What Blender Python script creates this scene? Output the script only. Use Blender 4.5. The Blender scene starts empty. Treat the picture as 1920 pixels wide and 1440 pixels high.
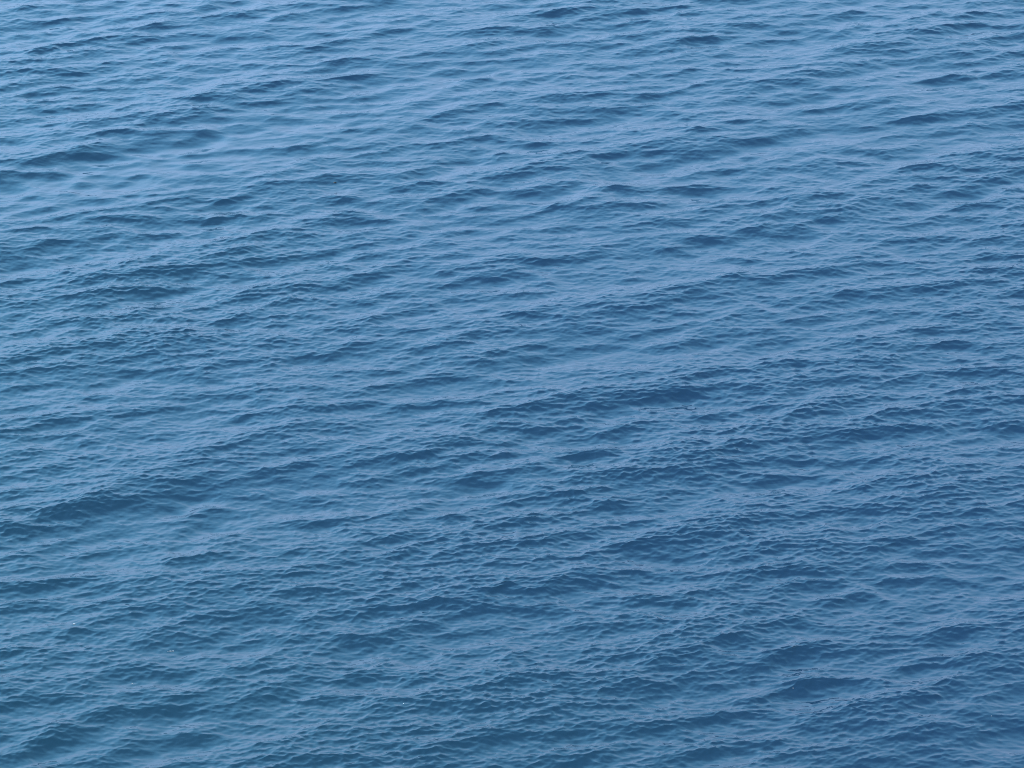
import bpy, math, random
import numpy as np
from mathutils import Vector

# ------------------------------------------------------------------ camera, sky, sun, exposure
sc = bpy.context.scene
C = sc.collection
CAM_H = 25.0
PITCH = math.radians(24.5)          # below the horizon
HFOV = math.radians(15.0)
cam_d = bpy.data.cameras.new('camera')
cam_d.sensor_width = 36.0
cam_d.lens = 18.0 / math.tan(HFOV / 2)
cam_d.clip_start = 0.5
cam_d.clip_end = 60000
cam = bpy.data.objects.new('camera', cam_d)
C.objects.link(cam)
cam.location = (0, 0, CAM_H)
cam.rotation_euler = (math.pi / 2 - PITCH, 0, 0)
sc.camera = cam

SUN_EL, SUN_AZ = math.radians(48), math.radians(215)     # azimuth clockwise from +Y (the view direction)
w = bpy.data.worlds.new('World')
sc.world = w
w.use_nodes = True
nt = w.node_tree
nt.nodes.clear()
sky = nt.nodes.new('ShaderNodeTexSky')
sky.sky_type = 'NISHITA'
sky.sun_disc = False
sky.sun_elevation = SUN_EL
sky.sun_rotation = SUN_AZ
sky.air_density = 1.0
sky.dust_density = 1.0
sky.ozone_density = 2.0
bg = nt.nodes.new('ShaderNodeBackground')
bg.inputs['Strength'].default_value = 0.06
wo = nt.nodes.new('ShaderNodeOutputWorld')
nt.links.new(sky.outputs[0], bg.inputs['Color'])
# an unseen veil of cloud, added to shape the brightness mirrored in the water, palest a quarter of the way up and duller at the horizon
gtc = nt.nodes.new('ShaderNodeTexCoord')
sepn = nt.nodes.new('ShaderNodeSeparateXYZ')
nt.links.new(gtc.outputs['Generated'], sepn.inputs[0])
ramp = nt.nodes.new('ShaderNodeValToRGB')
nt.links.new(sepn.outputs['Z'], ramp.inputs['Fac'])
cr = ramp.color_ramp
VEIL = [(0.0, (0.19, 0.31, 0.50)), (0.17, (0.28, 0.46, 0.715)), (0.35, (0.275, 0.555, 0.855)), (0.5, (0.20, 0.55, 0.90)),
        (0.65, (0.15, 0.43, 0.73)), (0.8, (0.09, 0.24, 0.45)), (1.0, (0.06, 0.17, 0.34))]
cr.elements[0].position, cr.elements[0].color = VEIL[0][0], VEIL[0][1] + (1,)
cr.elements[1].position, cr.elements[1].color = VEIL[-1][0], VEIL[-1][1] + (1,)
for p_, c_ in VEIL[1:-1]:
    e_ = cr.elements.new(p_)
    e_.color = c_ + (1,)
vn = nt.nodes.new('ShaderNodeTexNoise')
vn.inputs['Scale'].default_value = 2.2
vn.inputs['Detail'].default_value = 3
nt.links.new(gtc.outputs['Generated'], vn.inputs['Vector'])
vm = nt.nodes.new('ShaderNodeMapRange')
vm.inputs['From Min'].default_value = 0.3
vm.inputs['From Max'].default_value = 0.7
vm.inputs['To Min'].default_value = 0.8
vm.inputs['To Max'].default_value = 1.2
nt.links.new(vn.outputs['Fac'], vm.inputs['Value'])
vb = nt.nodes.new('ShaderNodeBackground')
nt.links.new(ramp.outputs[0], vb.inputs['Color'])
az = nt.nodes.new('ShaderNodeMath')               # added veil made brighter towards the left (-X) to lift reflections there
az.operation = 'MULTIPLY_ADD'
az.inputs[1].default_value = -0.5
nt.links.new(sepn.outputs['X'], az.inputs[0])
nt.links.new(vm.outputs[0], az.inputs[2])
nt.links.new(az.outputs[0], vb.inputs['Strength'])
mx = nt.nodes.new('ShaderNodeMixShader')
mx.inputs[0].default_value = 0.9
nt.links.new(bg.outputs[0], mx.inputs[1])
nt.links.new(vb.outputs[0], mx.inputs[2])
nt.links.new(mx.outputs[0], wo.inputs['Surface'])

sd = bpy.data.lights.new('sun', 'SUN')
sd.energy = 2.0
sd.angle = math.radians(0.5)
sd.color = (1.0, 0.95, 0.88)
so = bpy.data.objects.new('sun', sd)
C.objects.link(so)
sdir = Vector((math.sin(SUN_AZ) * math.cos(SUN_EL), math.cos(SUN_AZ) * math.cos(SUN_EL), math.sin(SUN_EL)))
so.rotation_euler = sdir.to_track_quat('Z', 'Y').to_euler()

sc.view_settings.view_transform = 'Standard'
sc.view_settings.look = 'None'
sc.view_settings.gamma = 1.0
sc.cycles.filter_width = 1.05
sc.view_settings.exposure = 2.0

# ------------------------------------------------------------------ picture <-> ground helpers
FPX = 960 / math.tan(HFOV / 2)
CP, SP = math.cos(PITCH), math.sin(PITCH)


def ground(px, py):
    """where the ray through photograph pixel (1920x1440) meets mean sea level"""
    a, b = (px - 960) / FPX, (720 - py) / FPX
    dx, dy, dz = a, CP + b * SP, -SP + b * CP
    t = -CAM_H / dz
    return t * dx, t * dy


def project(x, y, z):
    zz = z - CAM_H
    f = y * CP - zz * SP
    u = y * SP + zz * CP
    return 960 + FPX * x / f, 720 - FPX * u / f, f


# ------------------------------------------------------------------ wave spectra
rng = np.random.default_rng(11)


def band(N, L, lam_lo, lam_hi, theta, spread, slope, power=3.0, iso=0.03):
    """periodic tile of waves; theta = direction of travel (radians from +X)"""
    k1 = np.fft.fftfreq(N, L / N) * 2 * np.pi
    kx, ky = np.meshgrid(k1, k1, indexing='xy')
    k = np.hypot(kx, ky)
    k[0, 0] = 1e-6
    klo, khi = 2 * np.pi / lam_hi, 2 * np.pi / lam_lo
    lk = np.log(k)
    env = 1 / (1 + np.exp(-(lk - math.log(klo)) * 9)) / (1 + np.exp((lk - math.log(khi)) * 9))
    ang = np.arctan2(ky, kx) - theta
    D = np.exp(spread * (np.cos(ang) - 1)) + iso
    amp = k ** (-power) * env * np.sqrt(D)
    amp[0, 0] = 0
    g = rng.normal(size=(N, N)) + 1j * rng.normal(size=(N, N))
    H = amp * g
    sl = np.sqrt(np.mean(np.fft.ifft2(1j * kx * H).real ** 2 + np.fft.ifft2(1j * ky * H).real ** 2))
    H *= slope / sl
    h = np.fft.ifft2(H).real
    dx = np.fft.ifft2(1j * kx / k * H).real
    dy = np.fft.ifft2(1j * ky / k * H).real
    return (L, N, np.stack([dx, dy, h], -1).astype(np.float32))


def sample(tile, x, y, ox=0.0, oy=0.0):
    L, N, T = tile
    u = ((x + ox) / L * N) % N
    v = ((y + oy) / L * N) % N
    i0 = np.floor(u).astype(np.int64)
    j0 = np.floor(v).astype(np.int64)
    fu, fv = (u - i0).astype(np.float32)[..., None], (v - j0).astype(np.float32)[..., None]
    i0 %= N
    j0 %= N
    i1, j1 = (i0 + 1) % N, (j0 + 1) % N
    return (T[j0, i0] * (1 - fu) * (1 - fv) + T[j0, i1] * fu * (1 - fv)
            + T[j1, i0] * (1 - fu) * fv + T[j1, i1] * fu * fv)


def dirn(crest_deg):
    """travel direction (towards the viewer) of waves whose crests run at crest_deg from +X"""
    return math.radians(crest_deg - 90)


A = band(1024, 71.0, 0.8, 4.2, dirn(30), 17, 0.060, 2.4, 0.03)
B = band(1536, 29.0, 0.24, 1.05, dirn(17), 9, 0.108, 2.35, 0.03)
D3 = band(2048, 23.0, 0.05, 0.25, dirn(8), 6.5, 0.142, 2.1, 0.07)
F = band(1024, 97.0, 5.0, 20.0, dirn(40), 1.0, 0.01, 2.0, 0.5)      # slow field used for gusts and calmer patches

# ------------------------------------------------------------------ the grid: dense where the view falls, growing outwards
du = 0.265 / 1320
us = list(np.arange(0, 0.165, du))
while us[-1] < 9:
    us.append(us[-1] + (us[-1] - us[-2]) * 1.045)
us = np.array(us)
us = np.concatenate([-us[:0:-1], us])
ys = list(np.exp(np.arange(math.log(39.0), math.log(78.0), 0.0004)))
lo = [ys[0]]
st = ys[1] - ys[0]
while lo[-1] > 3:
    st *= 1.035
    lo.append(lo[-1] - st)
st = ys[-1] - ys[-2]
while ys[-1] < 30000:
    st *= 1.03
    ys.append(ys[-1] + st)
ys = np.array(lo[:0:-1] + ys)
U, Y = np.meshgrid(us, ys, indexing='xy')
X = U * Y
sp = np.maximum(np.gradient(ys)[:, None] * np.ones_like(U), np.gradient(us)[None, :] * Y)
att = lambda lam: np.clip((lam / sp - 1.5) / 1.5, 0, 1).astype(np.float32)

fs = sample(F, X, Y)[..., 2]
fs = fs / fs.std()
gust = 1.05 + 0.22 * np.tanh(fs)


def blob(px, py, rx, ry, tilt=-12):
    """soft ellipse laid on the sea, centred where the photograph shows it"""
    gx, gy = ground(px, py)
    ex, ey = ground(px + rx, py)
    hx = ex - gx
    vx, vy = ground(px, py - ry)
    hy = vy - gy
    t = math.tan(math.radians(-tilt)) * (hy / ry) / (hx / rx)
    xx = (X - gx)
    yy = (Y - gy) - t * xx
    return np.exp(-((xx / hx) ** 2 + (yy / hy) ** 2))


calm = (0.8 * blob(330, 310, 620, 110) + 0.5 * blob(1050, 370, 520, 85) + 0.25 * blob(1650, 200, 260, 80) + 0.35 * blob(950, 900, 200, 40))
calm = np.clip(calm * (1 + 0.25 * np.tanh(fs)), 0, 1)

a = sample(A, X, Y, 26, 17)
b = sample(B, X, Y, 1, 2)
c = sample(D3, X, Y)
# short waves ride harder on the upper, viewer-facing parts of the longer ones
hn = (a[..., 2] / a[..., 2].std() + 0.8 * b[..., 2] / b[..., 2].std())
ride = np.clip(1 + 0.13 * hn, 0.5, 1.6)
CH = lambda q: np.array([q, q, 1], np.float32)                      # sharpness of the crests
P = np.zeros(X.shape + (3,), np.float32)
P += a * CH(1.2) * (att(0.9))[..., None]
P += b * CH(1.3) * (att(0.24) * (1 - 0.1 * calm) * (0.5 + 0.5 * gust))[..., None]
P += c * CH(1.2) * (att(0.07) * gust * ride * (1 - 0.72 * calm))[..., None]

# the larger waves of the picture: (x, y of the crest's middle, half length, crest tilt up to the right, height)
CRESTS = [tuple(float(v) for v in q.split()) for q in '''145 12 70 3 .8;225 62 60 12 1.1;110 82 100 8 1.1;600 33 50 10 .8;480 52 60 12 .8;50 198 50 0 .8;190 226 60 10 .9
280 254 45 0 1.3;360 240 60 12 1;440 217 50 15 1.1;520 229 60 5 .8;320 307 90 10 1.1;180 333 50 12 1;60 362 60 5 .8
625 332 35 10 .9;320 406 60 8 .9;480 437 40 10 .8;790 250 80 8 1.3;730 321 60 5 1.1;950 146 90 10 1.2;1040 178 70 5 1
1240 81 60 5 1.1;1250 207 40 0 1;1830 145 60 -3 1.4;1170 346 70 0 1.2;1290 326 80 8 1.2;1370 281 50 0 1;1440 398 60 5 1.1
1340 440 70 5 1.2;1750 440 50 5 1.1;1900 356 40 0 1;980 515 80 5 1.1;1290 529 50 0 .9;1420 583 90 3 1.4;1730 534 60 5 .8
180 602 90 10 1.2;30 628 50 8 1;200 549 80 8 .9;290 650 40 5 .8;850 623 70 5 1.3;760 648 60 10 1;700 513 70 5 .9
990 669 70 10 1.2;1230 775 110 6 1.7;1160 815 70 15 1.4;1290 728 60 0 .9;1030 852 60 15 1.4;960 882 100 8 1.5;870 850 40 -2 1.1
600 719 60 5 .8;470 838 60 6 .8;100 955 110 8 1.5;20 980 50 8 1.2;380 959 70 3 1.1;650 957 80 5 1.3;540 975 80 6 1.1
800 824 50 3 .8;1100 1068 90 3 1.1;1080 1162 60 3 1.3;1230 1132 70 5 1.2;1480 856 30 5 1;1550 952 110 3 1.3;1640 929 60 0 .9
1440 1008 70 8 1.1;1680 992 90 8 1.1;1850 812 90 3 1.3;1890 985 70 3 1.4;1640 1118 100 2 1.4;1820 1082 90 2 1.5
1390 1232 60 10 1.2;140 1165 60 3 1.3;80 1187 70 12 1.1;230 1316 120 6 1.5;360 1362 90 5 1.5;680 1183 80 3 1;930 1268 60 5 1
1390 1283 60 5 1.2;1720 1254 70 10 1;1870 1322 60 15 1.2;1790 1343 80 8 1;870 1388 90 8 1.3;150 1388 100 8 1.2
1040 1344 60 5 1;270 1084 80 3 .8;610 1094 80 5 .9;1560 702 70 5 .9;1880 680 60 4 .9;640 405 80 4 1;1600 60 70 8 1;1880 90 60 3 1.1'''.replace('\n', ';').split(';')]
from_crests = np.zeros(X.shape, np.float32)
for (cx, cy, hl, tilt, hh) in CRESTS:
    hh = min(hh, 1.15)
    gx, gy = ground(cx, cy)
    ex, ey = ground(cx + hl * math.cos(math.radians(tilt)), cy - hl * math.sin(math.radians(tilt)))
    L = math.hypot(ex - gx, ey - gy)
    tx, ty = (ex - gx) / L, (ey - gy) / L
    wv = 0.95 * (0.6 + 0.4 * hh)
    m = (np.abs(X - gx) < 3 * L + 3) & (np.abs(Y - gy) < 3 * L + 4)
    r = np.where(m.any(1))[0]
    q = np.where(m.any(0))[0]
    if len(r) == 0 or len(q) == 0:
        continue
    sl = (slice(r[0], r[-1] + 1), slice(q[0], q[-1] + 1))
    xx, yy = X[sl] - gx, Y[sl] - gy
    s = xx * tx + yy * ty
    n = -xx * ty + yy * tx                       # + away from the viewer
    n = n + 0.16 * wv * np.sin(s * 2.9 + cx) + 0.07 * wv * np.sin(s * 6.3 + cy) + 0.05 * s * s / L
    e = np.exp(-(s / L) ** 2) * (0.8 + 0.35 * np.sin(s * 3.7 + cx + 2 * n))
    kk = 2 * math.pi / wv
    env = np.exp(-(n / (0.62 * wv)) ** 2)
    am = 0.019 * hh * wv
    P[sl][..., 2] += (am * e * env * np.cos(kk * n)).astype(np.float32)
    sh = am * e * env * np.sin(kk * n)
    P[sl][..., 0] += 0.8 * (-sh * -ty).astype(np.float32)
    P[sl][..., 1] += 0.8 * (-sh * tx).astype(np.float32)

VX = X + P[..., 0]
VY = Y + P[..., 1]
VZ = P[..., 2]

# ------------------------------------------------------------------ helpers for objects


def mesh_obj(name, V, Fc, mat, smooth=True):
    me = bpy.data.meshes.new(name)
    V = np.ascontiguousarray(V, np.float32)
    Fc = np.ascontiguousarray(Fc, np.int32)
    n = Fc.shape[1]
    me.vertices.add(len(V))
    me.vertices.foreach_set('co', V.ravel())
    me.loops.add(Fc.size)
    me.loops.foreach_set('vertex_index', Fc.ravel())
    me.polygons.add(len(Fc))
    me.polygons.foreach_set('loop_start', np.arange(len(Fc), dtype=np.int32) * n)
    if smooth:
        me.polygons.foreach_set('use_smooth', np.ones(len(Fc), bool))
    me.update(calc_edges=True)
    me.materials.append(mat)
    o = bpy.data.objects.new(name, me)
    C.objects.link(o)
    return o


# ------------------------------------------------------------------ water material
wm = bpy.data.materials.new('sea_water')
wm.use_nodes = True
t = wm.node_tree
bs = t.nodes['Principled BSDF']
bs.inputs['Base Color'].default_value = (0.0030, 0.0165, 0.033, 1)
bs.inputs['Roughness'].default_value = 0.04
bs.inputs['IOR'].default_value = 1.34
tc = t.nodes.new('ShaderNodeTexCoord')
# the sea is a little greener (shallower) on one side and deeper blue on the other, with wide soft patches
sx = t.nodes.new('ShaderNodeSeparateXYZ')
t.links.new(tc.outputs['Object'], sx.inputs[0])
dn = t.nodes.new('ShaderNodeTexNoise')
dn.inputs['Scale'].default_value = 0.13
dn.inputs['Detail'].default_value = 2
t.links.new(tc.outputs['Object'], dn.inputs['Vector'])
ma = t.nodes.new('ShaderNodeMath')
ma.operation = 'MULTIPLY_ADD'
ma.inputs[1].default_value = 14.0
t.links.new(dn.outputs['Fac'], ma.inputs[0])
my = t.nodes.new('ShaderNodeMath')
my.operation = 'MULTIPLY_ADD'
my.inputs[1].default_value = 0.55
t.links.new(sx.outputs['Y'], my.inputs[0])
t.links.new(sx.outputs['X'], my.inputs[2])
t.links.new(my.outputs[0], ma.inputs[2])
mr = t.nodes.new('ShaderNodeMapRange')
mr.inputs['From Min'].default_value = 24.0
mr.inputs['From Max'].default_value = 40.0
t.links.new(ma.outputs[0], mr.inputs['Value'])
cm = t.nodes.new('ShaderNodeMix')
cm.data_type = 'RGBA'
cm.inputs['A'].default_value = (0.0052, 0.0205, 0.0330, 1)
cm.inputs['B'].default_value = (0.0050, 0.0168, 0.0345, 1)
t.links.new(mr.outputs[0], cm.inputs['Factor'])
t.links.new(cm.outputs['Result'], bs.inputs['Base Color'])
# capillary ripples: long thin ridges along the crests, fading out where the water is calm
ra = t.nodes.new('ShaderNodeAttribute')
ra.attribute_name = 'roughness_of_sea'
last = None
for rot_, sc_, sx_, st_ in ((-14, 9.0, 0.42, 0.62), (17, 13.0, 0.5, 0.45)):
    mp = t.nodes.new('ShaderNodeMapping')
    mp.inputs['Rotation'].default_value = (0, 0, math.radians(rot_))
    mp.inputs['Scale'].default_value = (sx_, 1.0, 1.0)
    n1 = t.nodes.new('ShaderNodeTexNoise')
    n1.noise_type = 'RIDGED_MULTIFRACTAL'
    n1.inputs['Scale'].default_value = sc_
    n1.inputs['Detail'].default_value = 3
    n1.inputs['Roughness'].default_value = 0.5
    sm = t.nodes.new('ShaderNodeMath')
    sm.operation = 'MULTIPLY'
    sm.inputs[1].default_value = st_
    t.links.new(ra.outputs['Fac'], sm.inputs[0])
    bp = t.nodes.new('ShaderNodeBump')
    bp.inputs['Distance'].default_value = 0.006
    t.links.new(sm.outputs[0], bp.inputs['Strength'])
    t.links.new(tc.outputs['Object'], mp.inputs['Vector'])
    t.links.new(mp.outputs[0], n1.inputs['Vector'])
    t.links.new(n1.outputs['Fac'], bp.inputs['Height'])
    if last:
        t.links.new(last.outputs[0], bp.inputs['Normal'])
    last = bp
t.links.new(last.outputs[0], bs.inputs['Normal'])

ny, nx = X.shape
idx = np.arange(ny * nx, dtype=np.int32).reshape(ny, nx)
Fc = np.stack([idx[:-1, :-1], idx[:-1, 1:], idx[1:, 1:], idx[1:, :-1]], -1).reshape(-1, 4)
V = np.stack([VX, VY, VZ], -1).reshape(-1, 3)
water = mesh_obj('water', V, Fc, wm)
at_ = water.data.attributes.new('roughness_of_sea', 'FLOAT', 'POINT')
at_.data.foreach_set('value', np.ascontiguousarray((gust * (1 - 0.85 * calm)).astype(np.float32).ravel()))
jx = np.diff(VX, axis=1)[500:1500, 300:-300]
jy = np.diff(VY, axis=0)[500:1500, 300:-300]
print('folds', (jx < 0).mean(), (jy < 0).mean())
water['kind'] = 'structure'
water['label'] = 'blue rippled open sea filling the whole view'
print('verts', len(V))

# ------------------------------------------------------------------ small things afloat
PX, PY, PF = project(V[:, 0], V[:, 1], V[:, 2])
near = (V[:, 1] > 39) & (V[:, 1] < 80)


def surface(px, py):
    """the visible point of the water under photograph pixel (px, py)"""
    m = near & (np.abs(PX - px) < 2.2) & (np.abs(PY - py) < 2.2)
    i = np.where(m)[0]
    i = i[np.argsort(PF[i])][:6]
    return Vector(V[i].mean(0).tolist())


def mat(name, col, rough):
    m = bpy.data.materials.new(name)
    m.use_nodes = True
    p = m.node_tree.nodes['Principled BSDF']
    n = m.node_tree.nodes.new('ShaderNodeTexNoise')
    n.inputs['Scale'].default_value = 60
    r = m.node_tree.nodes.new('ShaderNodeMix')
    r.data_type = 'RGBA'
    r.inputs['A'].default_value = tuple(v * 0.75 for v in col) + (1,)
    r.inputs['B'].default_value = col + (1,)
    m.node_tree.links.new(n.outputs['Fac'], r.inputs['Factor'])
    m.node_tree.links.new(r.outputs['Result'], p.inputs['Base Color'])
    p.inputs['Roughness'].default_value = rough
    return m


foam_m = mat('foam_white', (0.26, 0.28, 0.29), 0.4)
drift_m = mat('wet_driftwood', (0.012, 0.012, 0.011), 0.35)


def dome(cx, cy, r, h, seg=10, rings=4):
    Vv, Ff = [], []
    for k in range(rings + 1):
        a_ = math.pi / 2 * k / rings
        rr, zz = r * math.cos(a_) + 1e-4, h * math.sin(a_)
        for q in range(seg):
            f_ = 2 * math.pi * q / seg
            Vv.append((cx + rr * math.cos(f_), cy + rr * math.sin(f_), zz - 0.002))
    for k in range(rings):
        for q in range(seg):
            Ff.append((k * seg + q, k * seg + (q + 1) % seg, (k + 1) * seg + (q + 1) % seg, (k + 1) * seg + q))
    return Vv, Ff


def foam(px, py, n, spread, size, label, seed):
    rnd = random.Random(seed)
    Vs, Fs = [], []
    for k in range(n):
        v, f = dome(rnd.uniform(-1, 1) * spread, rnd.uniform(-0.4, 0.4) * spread,
                    size * rnd.uniform(0.5, 1.0), size * rnd.uniform(0.5, 0.9))
        o_ = len(Vs)
        Vs += v
        Fs += [tuple(i + o_ for i in q) for q in f]
    o = mesh_obj('foam_fleck', np.array(Vs), np.array(Fs), foam_m)
    o.location = surface(px, py) + Vector((0, 0, 0.004))
    o['label'] = label
    o['category'] = 'foam'
    o['group'] = 'tiny foam flecks on the wavelets'


foam(140, 1169, 6, 0.016, 0.0085, 'brightest white foam fleck, low down near the left edge of the sea', 1)
foam(320, 1221, 8, 0.040, 0.0065, 'short row of tiny white bubbles on a wavelet, right of the brightest fleck', 2)
foam(248, 1281, 2, 0.005, 0.0085, 'single white bubble fleck below the short row of bubbles', 3)
foam(757, 1319, 2, 0.004, 0.0085, 'lone white bubble fleck near the bottom edge, left of centre', 4)
foam(1487, 1290, 1, 0.004, 0.0065, 'lone faint bubble fleck low in the right half of the sea', 5)
foam(1859, 1342, 1, 0.004, 0.0065, 'lone faint bubble fleck by the bottom right corner', 6)

# a dark bit of driftwood: a bent, tapering, lumpy piece
rnd = random.Random(7)
Vs, Fs = [], []
NS, NR = 16, 10
for k in range(NS + 1):
    t_ = k / NS
    r_ = 0.011 * math.sin(math.pi * min(max(t_, 0.03), 0.97)) ** 0.6 * (0.8 + 0.4 * rnd.random())
    for q in range(NR):
        f_ = 2 * math.pi * q / NR
        Vs.append(((t_ - 0.5) * 0.058, 0.010 * math.sin(t_ * 2.6) + r_ * math.cos(f_), 0.004 + 0.008 * math.sin(t_ * 3) + r_ * math.sin(f_)))
for k in range(NS):
    for q in range(NR):
        Fs.append((k * NR + q, k * NR + (q + 1) % NR, (k + 1) * NR + (q + 1) % NR, (k + 1) * NR + q))
dw = mesh_obj('floating_fragment', np.array(Vs), np.array(Fs), drift_m)
dw.location = surface(628, 342)
dw['label'] = 'tiny dark fragment floating on calm water in the upper left'
dw['category'] = 'fragment'
